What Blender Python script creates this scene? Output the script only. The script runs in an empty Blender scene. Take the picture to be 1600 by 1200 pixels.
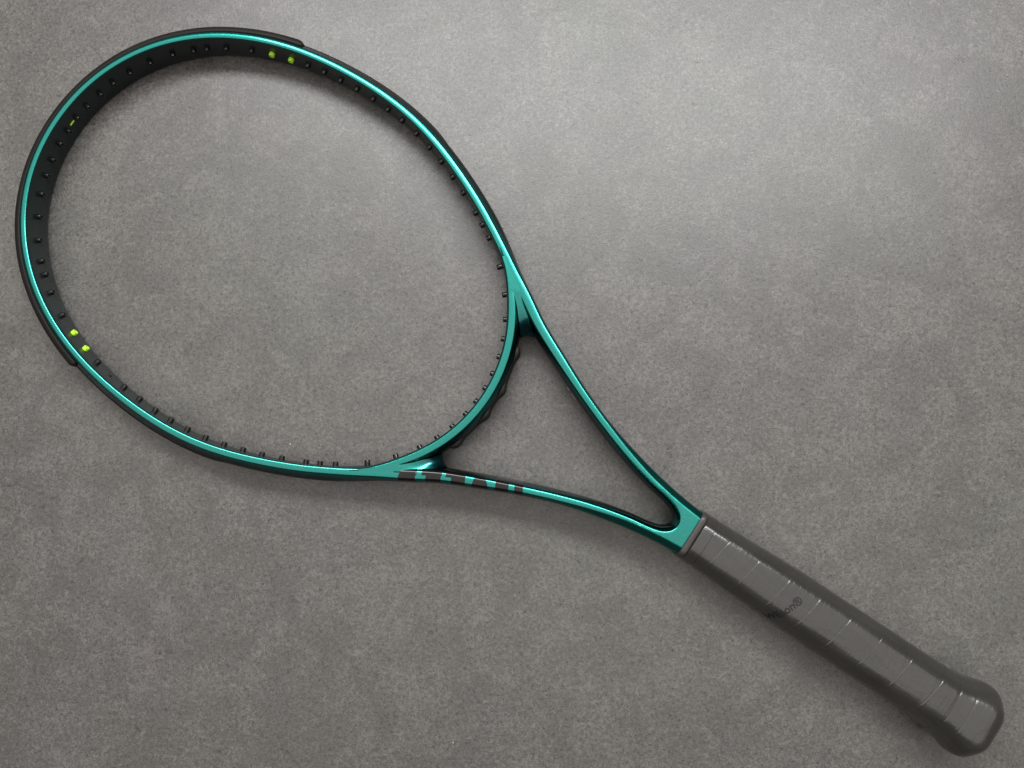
import bpy, bmesh, math
import numpy as np
from mathutils import Matrix, Vector

# ------------------------------------------------------------------ scene, camera, light
sc = bpy.context.scene
sc.render.engine = 'CYCLES'
sc.view_settings.view_transform = 'Standard'
sc.view_settings.look = 'None'
sc.view_settings.exposure = 0.0
sc.view_settings.gamma = 1.0
MM = 0.001
CAM_H = 444.15 * MM
CAM_R = Matrix(((0.99911777, 0.00411731, 0.04179384), (0.0, 0.99518245, -0.09804025), (-0.04199616, 0.09795376, 0.99430447)))
cam = bpy.data.cameras.new('Camera')
cam.sensor_width = 36.0
cam.lens = 36.0 * 1111.0 / 1600.0
cam.clip_start = 0.01
cam.clip_end = 50.0
cam_o = bpy.data.objects.new('Camera', cam)
sc.collection.objects.link(cam_o)
cam_o.matrix_world = Matrix.Translation((0, 0, CAM_H)) @ CAM_R.to_4x4()
sc.camera = cam_o

world = bpy.data.worlds.new('World')
sc.world = world
world.use_nodes = True
bg = world.node_tree.nodes['Background']
bg.inputs[0].default_value = (1.0, 0.95, 0.88, 1)
bg.inputs[1].default_value = 0.07

def area(name, loc, target, sx, sy, radiance, col):
    l = bpy.data.lights.new(name, 'AREA')
    l.shape = 'RECTANGLE'; l.size = sx; l.size_y = sy
    l.energy = radiance * math.pi * sx * sy
    l.color = col
    o = bpy.data.objects.new(name, l)
    sc.collection.objects.link(o)
    d = Vector(target) - Vector(loc)
    o.location = loc
    o.rotation_euler = d.to_track_quat('-Z', 'Y').to_euler()
    return o
area('window_light', (0.10, 0.88, 1.15), (0.0, 0.05, 0.0), 1.6, 0.32, 16.0, (0.97, 1.0, 1.0))
area('ceiling_light', (-0.05, 0.25, 1.9), (-0.05, 0.25, 0.0), 4.2, 2.9, 1.18, (1.0, 0.965, 0.93))

# ------------------------------------------------------------------ material helpers
def new_mat(name):
    m = bpy.data.materials.new(name); m.use_nodes = True
    nt = m.node_tree
    return m, nt, nt.nodes['Principled BSDF']
def node(nt, typ, **kw):
    n = nt.nodes.new(typ)
    for k, v in kw.items(): setattr(n, k, v)
    return n
def noise(nt, vec, scale, detail=3, rough=0.5, dist=0.0):
    n = node(nt, 'ShaderNodeTexNoise')
    n.inputs['Scale'].default_value = scale; n.inputs['Detail'].default_value = detail
    n.inputs['Roughness'].default_value = rough; n.inputs['Distortion'].default_value = dist
    nt.links.new(vec, n.inputs['Vector'])
    return n.outputs['Fac']
def remap(nt, val, a, b, c, d):
    n = node(nt, 'ShaderNodeMapRange')
    for i, x in zip(('From Min', 'From Max', 'To Min', 'To Max'), (a, b, c, d)): n.inputs[i].default_value = x
    nt.links.new(val, n.inputs['Value'])
    return n.outputs['Result']
def math_(nt, op, a, b):
    n = node(nt, 'ShaderNodeMath', operation=op)
    for i, x in enumerate((a, b)):
        if isinstance(x, (int, float)): n.inputs[i].default_value = x
        else: nt.links.new(x, n.inputs[i])
    return n.outputs[0]
def mixcol(nt, fac, a, b, blend='MIX'):
    n = node(nt, 'ShaderNodeMix', data_type='RGBA', blend_type=blend)
    if isinstance(fac, (int, float)): n.inputs[0].default_value = fac
    else: nt.links.new(fac, n.inputs[0])
    for i, x in ((6, a), (7, b)):
        if isinstance(x, tuple): n.inputs[i].default_value = (*x, 1)
        else: nt.links.new(x, n.inputs[i])
    return n.outputs[2]
def bump(nt, bsdf, h, strength, dist):
    n = node(nt, 'ShaderNodeBump')
    n.inputs['Strength'].default_value = strength; n.inputs['Distance'].default_value = dist
    nt.links.new(h, n.inputs['Height']); nt.links.new(n.outputs[0], bsdf.inputs['Normal'])

# floor: concrete-look vinyl
m_floor, nt, b = new_mat('concrete_vinyl')
tc = node(nt, 'ShaderNodeTexCoord').outputs['Object']
big = noise(nt, tc, 4.5, 3, 0.55)
mid = noise(nt, tc, 30, 6, 0.70, 0.8)
hue = noise(nt, tc, 5, 4, 0.6)
curl = noise(nt, tc, 95, 4, 0.62, 2.2)
fine = noise(nt, tc, 420, 3, 0.7)
grit = noise(nt, tc, 1150, 2, 0.6)
v = math_(nt, 'ADD', remap(nt, big, .3, .7, -.07, .07), remap(nt, mid, .25, .75, -.085, .085))
v = math_(nt, 'ADD', v, remap(nt, fine, .25, .75, -.30, .30))
v = math_(nt, 'ADD', v, remap(nt, grit, .25, .75, -.22, .22))
# thin pale trowel curls where the distorted noise crosses a level, only in patches
edge = math_(nt, 'ABSOLUTE', math_(nt, 'SUBTRACT', curl, 0.53), 0.0)
line = remap(nt, edge, 0.0, 0.05, 1.0, 0.0)
patch = remap(nt, mid, .44, .60, 0.0, 1.0)
v = math_(nt, 'ADD', v, math_(nt, 'MULTIPLY', math_(nt, 'MULTIPLY', line, patch), 0.36))
fleck = noise(nt, tc, 240, 3, 0.6, 2.0)
v = math_(nt, 'ADD', v, math_(nt, 'MULTIPLY', remap(nt, fleck, .58, .64, 0.0, .62), remap(nt, mid, .42, .58, .22, 1.0)))
v = math_(nt, 'ADD', v, remap(nt, fleck, .30, .40, -.20, 0.0))
chip = noise(nt, tc, 560, 2, 0.5, 1.5)
v = math_(nt, 'ADD', v, math_(nt, 'MULTIPLY', remap(nt, chip, .60, .66, 0.0, .55), remap(nt, mid, .40, .58, .35, 1.0)))
v = math_(nt, 'ADD', v, remap(nt, chip, .33, .39, -.38, 0.0))
dark = remap(nt, noise(nt, tc, 70, 2, 0.5, 0.8), .69, .76, 0.0, -.22)
v = math_(nt, 'ADD', v, dark)
base = mixcol(nt, remap(nt, v, -.5, .5, 0, 1), (.032, .030, .0278), (.146, .1390, .1315))
tint = mixcol(nt, remap(nt, hue, .35, .65, 0, 1), (1.035, .98, .992), (.995, 1.0, .955))
col = mixcol(nt, 1.0, base, tint, 'MULTIPLY')
vor = node(nt, 'ShaderNodeTexVoronoi'); vor.inputs['Scale'].default_value = 38
nt.links.new(tc, vor.inputs['Vector'])
sep = node(nt, 'ShaderNodeSeparateColor'); nt.links.new(vor.outputs['Color'], sep.inputs[0])
pick = remap(nt, sep.outputs[0], .90, .905, 0, 1)
dot = math_(nt, 'LESS_THAN', vor.outputs['Distance'], 0.017)
col = mixcol(nt, math_(nt, 'MULTIPLY', pick, dot), col, (.42, .42, .40))
pick2 = remap(nt, sep.outputs[1], .90, .905, 0, 1)
dot2 = math_(nt, 'LESS_THAN', vor.outputs['Distance'], 0.03)
col = mixcol(nt, math_(nt, 'MULTIPLY', pick2, dot2), col, (.07, .068, .065))
nt.links.new(col, b.inputs['Base Color'])
nt.links.new(remap(nt, fine, .3, .7, .34, .50), b.inputs['Roughness'])
b.inputs['Specular IOR Level'].default_value = 0.65
bump(nt, b, math_(nt, 'ADD', fine, math_(nt, 'MULTIPLY', grit, 0.7)), 0.24, 0.0004)

# emerald flake paint under clear coat
m_teal, nt, b = new_mat('emerald_flake_paint')
tc = node(nt, 'ShaderNodeTexCoord').outputs['Object']
fl = noise(nt, tc, 2200, 2, 0.6)
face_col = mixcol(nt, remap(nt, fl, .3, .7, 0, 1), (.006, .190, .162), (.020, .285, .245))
wall_flop_col = mixcol(nt, remap(nt, fl, .3, .7, 0, 1), (.003, .045, .054), (.006, .078, .086))  # dark look of flake paint seen at steep angles, put into the colour
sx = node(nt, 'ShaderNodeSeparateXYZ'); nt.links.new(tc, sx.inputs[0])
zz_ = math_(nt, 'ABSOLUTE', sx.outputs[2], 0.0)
zz_ = math_(nt, 'ADD', zz_, remap(nt, sx.outputs[0], .400, .450, 0.0, .0012))     # the painted-in flop darkening starts lower on the throat
nt.links.new(mixcol(nt, remap(nt, zz_, .0054, .0093, 0.0, 1.0), wall_flop_col, face_col), b.inputs['Base Color'])
b.inputs['Metallic'].default_value = 1.0
b.inputs['Specular Tint'].default_value = (.02, .10, .20, 1)
nt.links.new(remap(nt, fl, .3, .7, .21, .28), b.inputs['Roughness'])
b.inputs['Coat Weight'].default_value = 0.75
b.inputs['Coat Roughness'].default_value = 0.06
b.inputs['Coat IOR'].default_value = 1.45

def simple(name, colr, rough, coat=0.0, nscale=900, var=.25, bstr=0.1, bdist=.0001, spec=.5):
    m, nt, b = new_mat(name)
    tc = node(nt, 'ShaderNodeTexCoord').outputs['Object']
    f = noise(nt, tc, nscale, 3, 0.6)
    f2 = noise(nt, tc, nscale * .06, 3, 0.6)
    lo = tuple(c * (1 - var) for c in colr); hi = tuple(c * (1 + var) for c in colr)
    nt.links.new(mixcol(nt, remap(nt, math_(nt, 'ADD', f, f2), .7, 1.3, 0, 1), lo, hi), b.inputs['Base Color'])
    nt.links.new(remap(nt, f2, .3, .7, rough * .88, rough * 1.12), b.inputs['Roughness'])
    b.inputs['Coat Weight'].default_value = coat
    b.inputs['Coat Roughness'].default_value = .03
    b.inputs['Specular IOR Level'].default_value = spec
    if bstr: bump(nt, b, f, bstr, bdist)
    return m
m_black = simple('satin_black_paint', (.006, .013, .013), .36)
m_plastic = simple('black_guard_plastic', (.010, .008, .007), .55, spec=.25)
m_peg = simple('black_grommet_plastic', (.008, .008, .008), .16)
m_lime = simple('lime_plastic', (.56, 1.0, .04), .40, var=.06)
m_grip, nt, b = new_mat('dark_grey_grip')
tc = node(nt, 'ShaderNodeTexCoord').outputs['Object']
mp = node(nt, 'ShaderNodeMapping'); nt.links.new(tc, mp.inputs[0]); mp.inputs['Scale'].default_value = (.35, 1.0, 1.0)
mp2 = node(nt, 'ShaderNodeMapping'); nt.links.new(tc, mp2.inputs[0]); mp2.inputs['Scale'].default_value = (1.0, .16, .16)
cloud = noise(nt, mp.outputs[0], 75, 4, .6, .5)
grain = noise(nt, tc, 1500, 2, .6)
streak = noise(nt, mp2.outputs[0], 420, 3, .6)
nt.links.new(mixcol(nt, remap(nt, math_(nt, 'ADD', cloud, math_(nt, 'MULTIPLY', grain, .5)), .5, 1.0, 0, 1), (.027, .025, .0225), (.045, .042, .0375)), b.inputs['Base Color'])
nt.links.new(remap(nt, cloud, .3, .7, .24, .36), b.inputs['Roughness'])
b.inputs['Coat Weight'].default_value = .55
b.inputs['Coat Roughness'].default_value = .13
bump(nt, b, math_(nt, 'ADD', math_(nt, 'ADD', math_(nt, 'MULTIPLY', cloud, 1.6), math_(nt, 'MULTIPLY', grain, .12)), math_(nt, 'MULTIPLY', streak, .55)), .70, .0007)
m_collar = simple('grey_brown_rubber', (.046, .040, .036), .38)
m_ink = simple('black_gloss_ink', (.004, .0035, .0035), .30, coat=.65, bstr=0, spec=.1)
m_stamp = simple('dark_stamped_ink', (.010, .008, .007), .5)
m_pale = simple('pale_print', (.55, .53, .48), .5)

# ------------------------------------------------------------------ object helpers
def new_obj(name, verts, faces, mats, parent=None, fmat=None, smooth=True, label=None):
    me = bpy.data.meshes.new(name)
    me.from_pydata([tuple(v) for v in verts], [], [tuple(f) for f in faces])
    bm = bmesh.new(); bm.from_mesh(me)
    if fmat is not None:
        for f, k in zip(bm.faces, fmat): f.material_index = k
    bmesh.ops.remove_doubles(bm, verts=bm.verts, dist=2e-6)
    bmesh.ops.recalc_face_normals(bm, faces=bm.faces)
    for f in bm.faces: f.smooth = smooth
    bm.to_mesh(me); bm.free()
    for m in (mats if isinstance(mats, (list, tuple)) else [mats]): me.materials.append(m)
    o = bpy.data.objects.new(name, me)
    sc.collection.objects.link(o)
    if parent is not None: o.parent = parent
    if label: o['label'] = label
    return o
def grid_faces(ni, nj, closed_i=False, closed_j=False):
    F = []
    for i in range(ni if closed_i else ni - 1):
        for j in range(nj if closed_j else nj - 1):
            a, c = i, (i + 1) % ni
            p, q = j, (j + 1) % nj
            F.append((a * nj + p, c * nj + p, c * nj + q, a * nj + q))
    return F
def catmull(P, n):
    P = np.array(P, float)
    Q = np.vstack([2 * P[0] - P[1], P, 2 * P[-1] - P[-2]])
    out = []
    for i in range(1, len(Q) - 2):
        p0, p1, p2, p3 = Q[i - 1:i + 3]
        for k in range(n):
            t = k / n
            out.append(.5 * (2 * p1 + (p2 - p0) * t + (2 * p0 - 5 * p1 + 4 * p2 - p3) * t * t + (3 * p1 - p0 - 3 * p2 + p3) * t ** 3))
    out.append(P[-1])
    return np.array(out)

# ------------------------------------------------------------------ floor
fs = 1.6
floor = new_obj('floor', [(-fs, -fs, 0), (fs, -fs, 0), (fs, fs, 0), (-fs, fs, 0)], [(0, 1, 2, 3)], m_floor, smooth=False)
floor['kind'] = 'structure'
floor['label'] = 'grey concrete-look floor with fine mottling and specks'

# ------------------------------------------------------------------ racket: local frame, mm; X from head tip to butt, Y across, Z up
TH, C0, TIP = -0.58689372, 9.3172680, -389.94165
Z0, ZL = 10.75, 18.05
slope = math.atan2(ZL - Z0, 670.0)
ux, uy = math.cos(TH), math.sin(TH)
xa = Vector((ux * math.cos(slope), uy * math.cos(slope), math.sin(slope)))
ya = Vector((-uy, ux, 0))
za = xa.cross(ya)
org = Vector((ux * TIP - uy * C0, uy * TIP + ux * C0, Z0)) * MM
racket = bpy.data.objects.new('tennis_racket', None)
sc.collection.objects.link(racket)
racket.empty_display_size = .05
racket.matrix_world = Matrix(((xa.x, ya.x, za.x, org.x), (xa.y, ya.y, za.y, org.y), (xa.z, ya.z, za.z, org.z), (0, 0, 0, 1)))
racket['label'] = 'unstrung emerald green tennis racket with dark grey grip lying on the grey floor'
racket['category'] = 'tennis racket'

# head oval (middle of the bright top strip), measured half outline
HP = [(13.7, 0), (14.0, 6), (15.7, 18.8), (19.4, 33.1), (26.4, 51), (30.6, 59.3), (38.0, 70), (41.8, 73.9), (52.2, 85.5), (56.7, 89.1),
      (69.7, 98.3), (85.6, 106.2), (91, 109), (105.7, 113.9), (119.7, 117.3), (127, 119.4), (140, 121.2), (152.8, 122.3), (165, 122.9),
      (178.5, 123.0), (190, 122.0), (203, 120.4), (220.7, 116.5), (235, 112.7), (250, 107), (264.9, 101), (282, 91.7), (294, 84.2), (298, 81.5),
      (312, 70.4), (327, 54.2), (332.2, 45.9), (334.6, 41.0), (338, 33), (340.6, 23.4), (341.8, 17.3), (343.0, 9), (343.5, 0)]
OC = 180.0
hp = np.array(HP, float)
ang = np.arctan2(hp[:, 1], OC - hp[:, 0])          # 0 at the tip, pi at the bridge
rad = np.hypot(hp[:, 1], hp[:, 0] - OC)
NH = 9
A = np.cos(np.outer(ang, np.arange(NH)))
cf = np.linalg.lstsq(A, rad, rcond=None)[0]
def oval(phi):
    phi = np.atleast_1d(np.asarray(phi, float))
    r = np.cos(np.outer(phi, np.arange(NH))) @ cf
    return np.c_[OC - r * np.cos(phi), r * np.sin(phi)]
def oval_n(phi):
    e = 1e-4
    t = oval(np.asarray(phi) + e) - oval(np.asarray(phi) - e)
    t /= np.linalg.norm(t, axis=1)[:, None]
    return np.c_[-t[:, 1], t[:, 0]]                 # outward
PH = np.linspace(0, math.pi, 4001)
OV = oval(PH)
def phi_at(x, y):
    s = 1 if y >= 0 else -1
    return s * PH[np.argmin((OV[:, 0] - x) ** 2 + (OV[:, 1] - abs(y)) ** 2)]
def sweep_oval(phis, prof):
    """prof(k) -> list of (u, z); one closed section for every phi"""
    c = oval(phis); n = oval_n(phis)
    V = []
    for k in range(len(phis)):
        for u, z in prof(k):
            V.append(((c[k, 0] + n[k, 0] * u) * MM, (c[k, 1] + n[k, 1] * u) * MM, z * MM))
    return V
def mirror_prof(half):
    """half: from inner mid to outer mid over the top; adds the underside"""
    h = [tuple(p) for p in half]
    return h + [(u, -z) for u, z in h[::-1][1:-1]]

# --- frame profiles as (offset from wall, height); 9 control points each
HOOP_OUT = [(0, 0), (0, 1.4), (.15, 2.8), (.9, 4.6), (2.2, 6.6), (3.5, 8.5), (4.35, 9.7), (4.85, 10.2), (5.9, 10.44)]
HOOP_IN = [(0, 0), (0, 2.5), (.02, 5.0), (.1, 7.2), (.22, 8.6), (.42, 9.5), (.8, 10.05), (1.4, 10.32), (2.3, 10.45)]
ARM_OUT = [(0, 0), (0, 2), (.05, 4.2), (.25, 6.2), (.6, 7.9), (1.05, 9.1), (1.7, 9.9), (2.5, 10.3), (3.6, 10.5)]
ARM_IN = [(0, 0), (.1, 2), (.4, 4.0), (.95, 6.0), (1.6, 7.8), (2.15, 9.0), (2.7, 9.8), (3.4, 10.25), (4.6, 10.5)]
LOW_OUT = [(0, 0), (0, 2), (.03, 4.0), (.15, 5.8), (.45, 7.2), (1.0, 8.1), (2.6, 9.3), (3.9, 10.15), (5.0, 10.5)]
LOW_IN = [(0, 0), (.1, 2), (.4, 4.0), (.9, 5.8), (1.5, 7.5), (2.15, 8.8), (2.75, 9.75), (3.3, 10.25), (4.3, 10.5)]
def mixp(a, b, t): return [(p[0] + (q[0] - p[0]) * t, p[1] + (q[1] - p[1]) * t) for p, q in zip(a, b)]
def sm(x, a, b):
    t = min(1, max(0, (x - a) / (b - a))); return t * t * (3 - 2 * t)

# hoop part of the half path, then the arm down to the shaft
phi_end = phi_at(296, 82.8)
ph_h = np.linspace(0, phi_end, 210)
co, no = oval(ph_h), oval_n(ph_h)
hoop_out = co + no * 6.8
hoop_in = co - no * 2.4
ARM = [((319, 75.9), (314.5, 67.2)), ((335, 66.1), (330.5, 57.1)), ((350, 57.0), (346, 48.2)), ((369, 47.8), (365, 39.4)),
       ((388, 38.9), (384.5, 31.1)), ((403, 32.7), (399.5, 25.1)), ((414, 28.7), (411, 20.8)), ((427, 24.7), (424.5, 16.2)),
       ((440, 21.4), (438, 12.3)), ((452, 18.7), (452, 9.1)), ((461, 17.1), (462, 7.5)), ((467, 16.1), (468.5, 6.0)),
       ((471, 15.6), (472, 4.2)), ((474, 15.2), (473.8, 2.2)), ((477, 14.9), (474.4, 0))]
a_o = catmull([hoop_out[-12]] + [hoop_out[-1]] + [p[0] for p in ARM] + [(486, 14.2)], 14)
a_i = catmull([hoop_in[-12]] + [hoop_in[-1]] + [p[1] for p in ARM] + [(473.8, -2.2)], 14)
a_o = a_o[15:-14]; a_i = a_i[15:-14]
PO = np.vstack([hoop_out, a_o]); PI = np.vstack([hoop_in, a_i])
def normals(P, first, last):
    t = np.gradient(P, axis=0); t /= np.linalg.norm(t, axis=1)[:, None]
    n = np.c_[-t[:, 1], t[:, 0]]
    n[0] = first; 
    if last is not None: n[-1] = last
    return n
NO = normals(PO, (-1, 0), None)
NI = normals(PI, (-1, 0), (1, 0))
NS = len(PO)
def station(i):
    x = PO[i, 0]
    t = sm(x, 285, 332) if i > 60 else 0.0
    t2 = sm(x, 408, 458)
    o = mixp(mixp(HOOP_OUT, ARM_OUT, t), LOW_OUT, t2)
    n = mixp(mixp(HOOP_IN, ARM_IN, t), LOW_IN, t2)
    zs = 1 + .07 * sm(x, 430, 486)
    o = catmull(o, 6); n = catmull(n, 6)
    pts = [(PI[i, 0] + NI[i, 0] * d, PI[i, 1] + NI[i, 1] * d, z * zs) for d, z in n]
    pts += [(PO[i, 0] - NO[i, 0] * d, PO[i, 1] - NO[i, 1] * d, z * zs) for d, z in o[::-1]]
    return pts
ST = [station(i) for i in range(NS)]                 # each: inner wall mid -> over the top -> outer wall mid
NJ = len(ST[0]); NIN = NJ // 2
def full(st): return st + [(x, y, -z) for x, y, z in st[::-1][1:-1]]
FV, FF, FM = [], [], []
for side in (1, -1):
    off = len(FV); nf = len(full(ST[0]))
    for st in ST:
        FV += [(x * MM, side * y * MM, z * MM) for x, y, z in full(st)]
    for i in range(NS - 1):
        for j in range(nf):
            q = (j + 1) % nf
            FF.append((off + i * nf + j, off + (i + 1) * nf + j, off + (i + 1) * nf + q, off + i * nf + q))
            jj = j if j < NJ - 1 else nf - 1 - j
            FM.append(1 if (jj < 29 and PO[i, 0] < 318) else 0)
    # shaft
    last = ST[-1]
    cols0 = [last[NIN - 1]] + last[NIN:]
    rows = [cols0]
    for x, w in ((479.5, 14.65), (482, 14.45), (485, 14.2), (487.3, 13.95), (489.4, 12.0), (497, 11.0)):
        zs = (1 + .07 * sm(x, 430, 486)) * (1 - .2 * sm(x, 487.3, 490))
        o = catmull(LOW_OUT, 6)
        axis_x = 478.7 + (x - 477) * (497 - 478.7) / 20.0
        rows.append([(axis_x, 0, 10.5 * zs)] + [(x + (axis_x - x) * (d / 14.0), w - d, z * zs) for d, z in o[::-1]])
    off = len(FV); nc = len(rows[0])
    R2 = [r + [(x, y, -z) for x, y, z in r[::-1][1:]] for r in rows]
    n2 = len(R2[0])
    for r in R2: FV += [(x * MM, side * y * MM, z * MM) for x, y, z in r]
    for i in range(len(R2) - 1):
        for j in range(n2 - 1):
            FF.append((off + i * n2 + j, off + (i + 1) * n2 + j, off + (i + 1) * n2 + j + 1, off + i * n2 + j + 1)); FM.append(0)
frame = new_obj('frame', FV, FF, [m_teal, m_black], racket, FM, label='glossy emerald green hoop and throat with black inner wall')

# --- throat bridge closing the oval
BR_OUT = [(0, 0), (0, 1.6), (.1, 3.2), (.5, 5.0), (1.2, 6.8), (2.0, 8.4), (2.7, 9.5), (3.2, 10.15), (4.0, 10.46)]
BR_IN = [(0, 0), (0, 2.5), (.05, 5.0), (.15, 7.0), (.35, 8.4), (.6, 9.2), (1.0, 9.85), (1.6, 10.3), (2.7, 10.46)]
p0 = phi_at(300, 80)
bphi = np.linspace(p0, 2 * math.pi - p0, 260)
bo, bi = catmull(BR_OUT, 3), catmull(BR_IN, 3)
def br_prof(k):
    x = oval(bphi[k])[0, 0]
    t = sm(x, 302, 330)
    inn = -1.3 - 2.0 * t; out = 4.0 + 1.5 * t; zz = .996
    h = [(inn + d, z * zz) for d, z in bi] + [(out - d, z * zz) for d, z in bo[::-1]]
    return mirror_prof(h)
BV = sweep_oval(bphi, br_prof); nb = len(br_prof(0))
BF = grid_faces(len(bphi), nb, False, True)
bm_ = []
for i in range(len(bphi) - 1):
    for j in range(nb):
        jj = j if j < nb // 2 else nb - 1 - j
        bm_.append(1 if jj < 13 else 0)
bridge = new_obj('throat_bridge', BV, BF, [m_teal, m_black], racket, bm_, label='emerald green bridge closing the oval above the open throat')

# --- concave webs in the two forks
iA = np.array([i for i in range(NS) if i >= 200])
for side in (1, -1):
    nt_, nw = 60, 19
    WV = []
    pA0, pA1 = phi_at(304, 76.5), phi_at(336.6, 37.0)
    iB0 = 200 + int(np.argmin(np.abs(PI[200:, 0] - 304)))
    iB1 = 200 + int(np.argmin(np.abs(PI[200:, 0] - 349)))
    for a in range(nt_):
        t = a / (nt_ - 1)
        g = sm(t, .42, .95)
        ph = pA0 + (pA1 - pA0) * t
        cA = oval(ph)[0] + oval_n(ph)[0] * (-.2 + 3.9 * g)
        f = iB0 + (iB1 - iB0) * t; i = int(f); f -= i
        i2 = min(i + 1, NS - 1)
        cB = (PI[i] + NI[i] * (5.2 - 4.1 * g)) * (1 - f) + (PI[i2] + NI[i2] * (5.2 - 4.1 * g)) * f
        row = []
        for k in range(nw):
            w = k / (nw - 1)
            p = cA * (1 - w) + cB * w
            bow = math.sin(math.pi * w)
            p = p + np.array([-.86, .5]) * (3.2 * g * g * bow)            # end edge curved back towards the fork
            z = 10.475 - 2.4 * sm(t, .40, .85) - 6.6 * max(0, (t - .66) / .34) ** 2.2 - 1.3 * bow * sm(t, .42, .75) * (1 - .6 * g)
            row.append((p[0], side * p[1], z))
        if a == nt_ - 1: rlast = row
        WV += row
    nface = grid_faces(nt_, nw)
    for zf in (.86, .6, .3, 0.0, -.3, -.6, -.86, -1.0):                 # rounded end wall
        WV += [(x - 1.3 * (1 - abs(zf)), y, z * zf) for x, y, z in rlast]
    nface += [tuple(v + (nt_ - 1) * nw for v in f) for f in grid_faces(9, nw)]
    base_ = len(WV)
    WV += [(x, y, -z) for x, y, z in WV[:nt_ * nw]]
    nface += [tuple(v + base_ for v in f) for f in grid_faces(nt_, nw)]
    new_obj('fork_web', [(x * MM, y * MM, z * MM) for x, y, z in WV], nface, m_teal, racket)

# --- bumper guard round the tip, grommet strips, throat grommet strip
def swept_part(name, phis, prof, mat, label=None):
    V = sweep_oval(phis, prof); n = len(prof(0))
    F = grid_faces(len(phis), n, False, True)
    F.append(tuple(range(n))[::-1]); F.append(tuple(range((len(phis) - 1) * n, len(phis) * n)))
    return new_obj(name, V, F, mat, racket, label=label)
pe = phi_at(119.5, 117.3)
bphis = np.linspace(-pe, pe, 260)
def bump_prof(k):
    dd = (pe - abs(bphis[k])) / pe
    e = .55 + .45 * sm(dd, 0, .022)
    g = 10.0
    return mirror_prof([(5.0, 0), (4.6, 3.4), (4.6, 6.0), (4.9, 6.7), (5.6, 6.75), (6.6, 6.5), (5.2 + (8.4 - 5.2) * e, 5.9), (5.2 + (g - .7 - 5.2) * e, 4.4), (5.2 + (g - .1 - 5.2) * e, 2.6), (5.2 + (g - 5.2) * e, 1.2), (5.2 + (g - 5.2) * e, 0)])
swept_part('bumper_guard', bphis, bump_prof, m_plastic, 'black plastic bumper guard around the outside of the head tip')
ps = phi_at(238.5, 111.5)
for s in (1, -1):
    gph = np.linspace(s * (pe - .05), s * ps, 90)
    def gprof(k):
        e = sm(89 - k, 0, 14)
        o = 6.55 + .95 * e
        return mirror_prof([(5.6, 0), (5.6, 2.9), (6.5, 3.3), (o - .15, 2.9), (o, 2.2), (o, 0)])
    swept_part('grommet_strip', gph, gprof, m_plastic)
tph = np.linspace(phi_at(337.4, 36), 2 * math.pi - phi_at(337.4, 36), 320)
tL = np.r_[0, np.cumsum(np.linalg.norm(np.diff(oval(tph), axis=0), axis=1))]
def tprof(k):
    s = tL[k] - tL[-1] / 2
    wv = sum(math.exp(-((abs(s) - c_) / 4.2) ** 2) for c_ in (8.5, 31.5))
    e = sm(min(tL[k], tL[-1] - tL[k]), 0, 2.5)
    o = 5.2 + (.6 + 1.9 * wv) * e
    h = 3.4 + .9 * wv
    return mirror_prof([(4.2, 0), (4.2, h + .4), (5.0, h + .6), (o - .35, h + .1), (o, h - .7), (o, 0)])
swept_part('throat_grommet_strip', tph, tprof, m_plastic, 'wavy black grommet strip along the underside of the bridge')

# --- grommets: short hollow tubes through the inner wall
def tube_mesh(name, mat, length, r):
    seg = 14
    prof = [(-1.5, r), (length - .35, r), (length - .1, r - .12), (length, r - .35), (length - .05, r * .5), (length - .7, r * .42), (length - .7, 0.0)]
    V, F = [], []
    for a in range(seg):
        c, s = math.cos(2 * math.pi * a / seg), math.sin(2 * math.pi * a / seg)
        for x, q in prof: V.append((x * MM, q * c * MM, q * s * MM))
    n = len(prof)
    for a in range(seg):
        b2 = (a + 1) % seg
        for j in range(n - 1): F.append((a * n + j, a * n + j + 1, b2 * n + j + 1, b2 * n + j))
    o = new_obj(name, V, F, mat)
    me = o.data
    bpy.data.objects.remove(o)
    return me
me_peg = tube_mesh('grommet_tube', m_peg, 2.5, 1.75)
me_lime = tube_mesh('grommet_tube_lime', m_lime, 2.4, 1.85)
me_stub = tube_mesh('grommet_stub', m_peg, .5, 1.3)
PEGS = [(17.1, 5.2), (18, 15.1), (20, 26.5), (23.3, 37), (28.1, 49), (35.5, 61.9), (45.2, 74.4), (55.3, 84.3), (62.3, 90.3), (73.2, 97.2), (88.5, 104.4),
        (101.9, 109), (114.6, 112.8), (126, 115.7), (138, 117.8), (150, 119.2), (162.5, 119.7), (175.4, 119.7), (187.3, 119), (199.2, 117.3), (212, 115.2),
        (224, 112.1), (236, 108.7), (247.7, 104.4), (259.3, 99.7), (273, 92.8), (280.6, 88.4), (288.5, 83.3), (304.5, 72.2), (317, 59.5), (325.8, 46.7),
        (331, 35.8), (334.7, 25.2), (337.2, 14.6), (338.2, 4.9)]
for s in (1, -1):
    for k, (x, y) in enumerate(PEGS):
        ph = phi_at(x, y) * s
        c, n = oval(ph)[0], oval_n(ph)[0]
        wall = 2.35 + .95 * sm(x, 285, 325)
        lime = k in (11, 12)
        me = me_lime if lime else (me_stub if (s == -1 and k == 14) else me_peg)
        o = bpy.data.objects.new('grommet', me)
        sc.collection.objects.link(o)
        o.parent = racket
        p = c - n * wall
        zoff = .25 * math.sin(k * 2.3 + s)
        o.location = (p[0] * MM, p[1] * MM, zoff * MM)
        o.rotation_euler = (0, 0, math.atan2(-n[1], -n[0]))
        if lime: o['label'] = 'lime green grommet'

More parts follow.
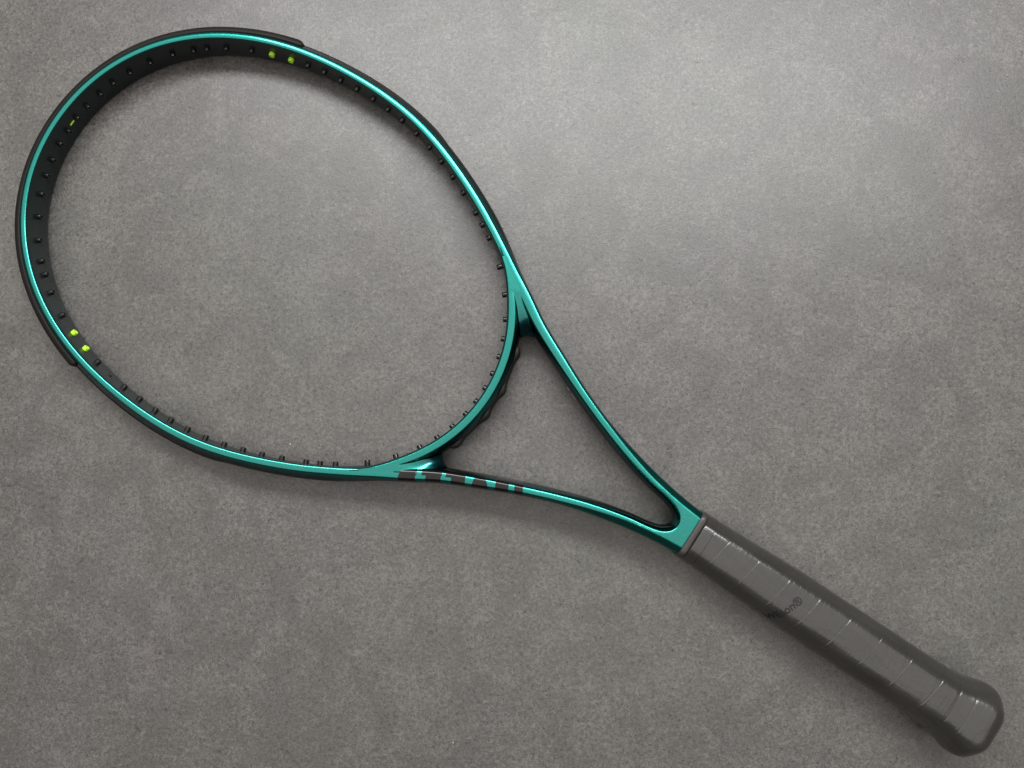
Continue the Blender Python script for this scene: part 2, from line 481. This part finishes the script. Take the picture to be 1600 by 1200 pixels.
# small lime dash printed on the inner wall near the tip
ph = phi_at(17.2, 0.6)
cD, nD = oval(ph)[0], oval_n(ph)[0]
pd = cD - nD * 2.62
V = [((pd[0] + nD[0] * a) * MM, (pd[1] + b_) * MM, (c_ + .6) * MM) for a in (-.05, .4) for b_ in (-1.9, 1.9) for c_ in (-.45, .45)]
new_obj('lime_mark', V, [(0, 1, 3, 2), (4, 5, 7, 6), (0, 1, 5, 4), (2, 3, 7, 6), (0, 2, 6, 4), (1, 3, 7, 5)], m_lime, racket, smooth=False)

# --- printed lettering wrapped over one throat arm (side = -1)
prof_len = []
half_stations = [np.array(full(st))[:NJ + 44] for st in ST]            # inner mid, over the top, and on down the outer wall
def arm_point(xo, v):
    """xo: station by outer-wall X; v: 0 inner mid .. 1 outer mid, >1 below"""
    f = np.interp(xo, PO[200:, 0], np.arange(200, NS))
    i = int(f); t = f - i
    P = half_stations[i] * (1 - t) + half_stations[min(i + 1, NS - 1)] * t
    d = np.r_[0, np.cumsum(np.linalg.norm(np.diff(P, axis=0), axis=1))]
    w = v * d[NJ - 1]
    p = np.array([np.interp(w, d, P[:, c]) for c in range(3)])
    e = .25
    q = np.array([np.interp(w + e, d, P[:, c]) for c in range(3)]) - np.array([np.interp(w - e, d, P[:, c]) for c in range(3)])
    tang = np.array([*(PO[min(i + 1, NS - 1)] - PO[i - 1]), 0.0])
    n = np.cross(q, tang); n /= np.linalg.norm(n)
    if np.dot(n, p - np.array([*(PI[i] * .5 + PO[i] * .5), 0])) < 0: n = -n
    p = p + n * .14
    return (p[0] * MM, -p[1] * MM, p[2] * MM)
def letter(rows):
    """rows: list of (v, x0, x1); a repeated v starts a new block of the same letter"""
    blocks = [[rows[0]]]
    for r in rows[1:]:
        if r[0] == blocks[-1][-1][0]: blocks.append([r])
        else: blocks[-1].append(r)
    V, F = [], []
    nx = 15
    for bl in blocks:
        rr = []
        for (v0, a0, b0), (v1, a1, b1) in zip(bl[:-1], bl[1:]):
            m = max(1, int((v1 - v0) / .02))
            rr += [(v0 + (v1 - v0) * k / m, a0 + (a1 - a0) * k / m, b0 + (b1 - b0) * k / m) for k in range(m)]
        rr.append(bl[-1])
        off = len(V)
        V += [arm_point(a + (b_ - a) * k / (nx - 1), v) for v, a, b_ in rr for k in range(nx)]
        F += [tuple(q + off for q in f) for f in grid_faces(len(rr), nx)]
    new_obj('printed_letter', V, F, m_ink, frame)
letter([(.30, 325.2, 337.0), (.46, 325.2, 337.0), (.46, 328.3, 337.0), (1.55, 328.3, 337.0)])
letter([(.28, 339.6, 349.8), (.50, 339.6, 349.8), (.50, 342.2, 349.8), (1.55, 342.2, 349.8)])
letter([(.10, 351.9, 362.7), (.50, 351.9, 362.7), (.50, 355.2, 362.7), (1.55, 355.2, 362.7)])
vo = np.linspace(-1, 1, 25)
letter([(.86 + .5 * s_, 370.7 - 4.7 * max(.12, (1 - abs(s_) ** 2.6)) ** (1 / 2.6), 370.7 + 4.7 * max(.12, (1 - abs(s_) ** 2.6)) ** (1 / 2.6)) for s_ in vo])
letter([(.14, 380.5, 392.6), (.18, 379.2, 393.6), (.37, 379.0, 393.9), (.37, 379.0, 386.0), (1.5, 379.0, 386.0)])
letter([(.37, 389.2, 393.9), (1.5, 389.2, 393.9)])

# faint pale print low on the inner face of the other arm
for k in range(3):
    i = int(np.interp(381.5 + 3.2 * k, PI[200:, 0], np.arange(200, NS)))
    a, b_ = PI[i] - NI[i] * .06, PI[i + 2] - NI[i + 2] * .06
    z0, z1 = -1.2 - .3 * k, -.7 - .3 * k
    b_ = a + (b_ - a) / np.linalg.norm(b_ - a) * 2.2
    o_ = -NI[i] * .12
    V = [(a[0], a[1], z0), (b_[0], b_[1], z0), (b_[0], b_[1], z1), (a[0], a[1], z1)]
    V += [(x + o_[0], y + o_[1], z) for x, y, z in V]
    new_obj('pale_print', [(x * MM, y * MM, z * MM) for x, y, z in V], [(0, 1, 2, 3), (4, 5, 6, 7), (0, 1, 5, 4), (1, 2, 6, 5), (2, 3, 7, 6), (3, 0, 4, 7)], m_pale, frame, smooth=False)

# ------------------------------------------------------------------ handle
def oct_r(phi, a, b, p=13.0, flat=None):
    """radius of a rounded octagonal handle section, phi from +Y towards +Z"""
    c, s = abs(math.cos(phi)), abs(math.sin(phi))
    dn = (.747, .664)
    dd = dn[0] * (flat or 9.3 * a / 17.2) + dn[1] * b
    return ((c / a) ** p + (s / b) ** p + ((c * dn[0] + s * dn[1]) / dd) ** p) ** (-1 / p)
GX0 = [489.5, 492, 500, 512, 528, 545, 560, 590, 620, 640, 650, 656, 662, 668, 672, 675.5, 679, 682, 684, 685]
GX = [x if x < 655 else 655 + (x - 655) * .84 for x in GX0]
GA = [15.0, 15.3, 15.6, 16.0, 16.4, 17.0, 17.35, 17.3, 17.2, 17.3, 17.6, 18.4, 19.9, 21.5, 22.0, 21.7, 20.3, 17.8, 14.6, 10.5]
GB = [12.9, 13.2, 13.7, 14.3, 14.7, 15.0, 15.0, 15.0, 15.0, 15.0, 15.1, 15.5, 16.4, 17.4, 17.7, 17.4, 16.2, 14.0, 11.4, 8.0]
def ga(x): return float(np.interp(x, gxs, gas))
def gb(x): return float(np.interp(x, gxs, gbs))
_g = catmull(np.c_[GX, GA, GB], 8); gxs, gas, gbs = _g[:, 0], _g[:, 1], _g[:, 2]
PITCH, SEAM0 = 19.2, 523.4
def wrap_off(x, phi):
    arc = (math.pi / 2 - phi) / (2 * math.pi)              # 0 on top, + towards +Y
    arc = (arc + .5) % 1.0 - .5
    f = ((x - SEAM0) / PITCH - arc) % 1.0
    turn = math.floor((x - SEAM0) / PITCH - arc)
    amp = .55 + .45 * math.sin(turn * 2.7 + .6) * math.cos(turn * 1.1 + phi)
    ridge = .08 * amp * math.exp(-((f - .03) / .03) ** 2) if f < .5 else 0
    groove = -.22 * amp * math.exp(-((1 - f) / .014) ** 2) - .22 * amp * math.exp(-(f / .006) ** 2)
    bulge = .10 * math.sin(math.pi * min(1, f * 1.15)) * math.sin(turn * 1.9 + 2 * phi)
    return .13 * (1 - f) + ridge + groove + bulge
def surf(x, phi):
    r = oct_r(phi, ga(x), gb(x))
    w = sm(x, 496.0, 497.2) * (1 - sm(x, 649.0, 651))
    wob = .09 * math.sin(x * .05 + 2 * phi) * math.sin(x * .023 + 1.3 + phi) + .03 * math.sin(x * .13 + 5 * phi)
    fade = 1 - sm(x, 660, 664)
    return r + (wrap_off(x, phi) * w if w else 0) + wob * w * fade
NPH = 144
phis = [2 * math.pi * k / NPH for k in range(NPH)]
def handle_part(name, xs, mat, rad=None, caps=True, label=None):
    V = []
    for x in xs:
        for p in phis:
            r = (rad or surf)(x, p)
            V.append((x * MM, r * math.cos(p) * MM, r * math.sin(p) * MM))
    F = grid_faces(len(xs), NPH, False, True)
    if caps:
        F.append(tuple(range(NPH))[::-1]); F.append(tuple(range((len(xs) - 1) * NPH, len(xs) * NPH)))
    return new_obj(name, V, F, mat, racket, label=label)
# wrapped grip: dense stations so that the overlap seams stay crisp
grip = handle_part('grip', list(np.linspace(495.6, 651.2, 620)), m_grip, label='spirally wrapped dark grey grip tape')
def band_r(x, p):
    e = min(x - 489.6, 496.2 - x)
    return oct_r(p, ga(x), gb(x)) + .42 - .45 * (1 - min(1, max(0, e) / .35)) ** 2
handle_part('finishing_tape', list(np.linspace(489.6, 496.2, 40)), m_grip, band_r, label='plain dark grey tape band closing the grip')
def cap_r(x, p):
    s = .15 - .4 * math.exp(-((x - 650.9) / .5) ** 2) - .16 * math.exp(-((x - 659.3) / .5) ** 2) + .05 * math.exp(-((x - 660.6) / .9) ** 2)
    return oct_r(p, ga(x), gb(x), 14.0) + s + .05 * math.sin(x * .7 + 4 * p) * (x < 674)
cx = list(np.linspace(650.8, 676, 140)) + list(np.linspace(676.15, GX[-1], 34))
handle_part('butt_cap', cx, m_grip, cap_r, label='flared rounded butt cap covered in dark grey')
def col_r(x, p):
    t = (x - 485.9) / 3.3
    return oct_r(p, 14.5, 12.1, 26, 11.2) + .8 * math.sin(math.pi * min(1, max(0, t * .86 + .06))) ** .6
handle_part('collar', list(np.linspace(485.9, 489.2, 24)), m_collar, col_r, label='narrow grey brown rubber collar where the paint ends')

# stamped lettering across the grip
txt = bpy.data.curves.new('stamp_text', 'FONT')
txt.body = 'Wilson\u00ae'
txt.size = 6.5
txt.offset = .14
txt.resolution_u = 4
to = bpy.data.objects.new('stamp_text', txt)
sc.collection.objects.link(to)
dg = bpy.context.evaluated_depsgraph_get()
tm = bpy.data.meshes.new_from_object(to.evaluated_get(dg))
bpy.data.objects.remove(to)
bm = bmesh.new(); bm.from_mesh(tm)
bmesh.ops.triangulate(bm, faces=bm.faces)
for _ in range(3):
    long_e = [e for e in bm.edges if e.calc_length() > 1.0]
    if long_e: bmesh.ops.subdivide_edges(bm, edges=long_e, cuts=1)
    bmesh.ops.triangulate(bm, faces=bm.faces)
wid = max(v.co.x for v in bm.verts)
dX, dY = .36, .933
for v in bm.verts:
    a, c = v.co.x - wid, v.co.y
    X = 556.6 + a * dX - c * dY
    Y = 2.6 + a * dY + c * dX
    # walk the section from its crest by arc length
    pp = np.linspace(math.pi / 2, math.pi / 2 + (1.7 if Y < 0 else -1.7), 120)
    rr = np.array([surf(X, q) for q in pp])
    cy, cz = rr * np.cos(pp), rr * np.sin(pp)
    al = np.r_[0, np.cumsum(np.hypot(np.diff(cy), np.diff(cz)))]
    ph_ = float(np.interp(abs(Y), al, pp))
    r = surf(X, ph_) + .07
    v.co = (X * MM, r * math.cos(ph_) * MM, r * math.sin(ph_) * MM)
me = bpy.data.meshes.new('stamped_lettering')
bm.to_mesh(me); bm.free()
me.materials.append(m_stamp)
so = bpy.data.objects.new('stamped_lettering', me)
sc.collection.objects.link(so); so.parent = grip
so['label'] = 'dark lettering stamped across the grip'
bpy.data.meshes.remove(tm)
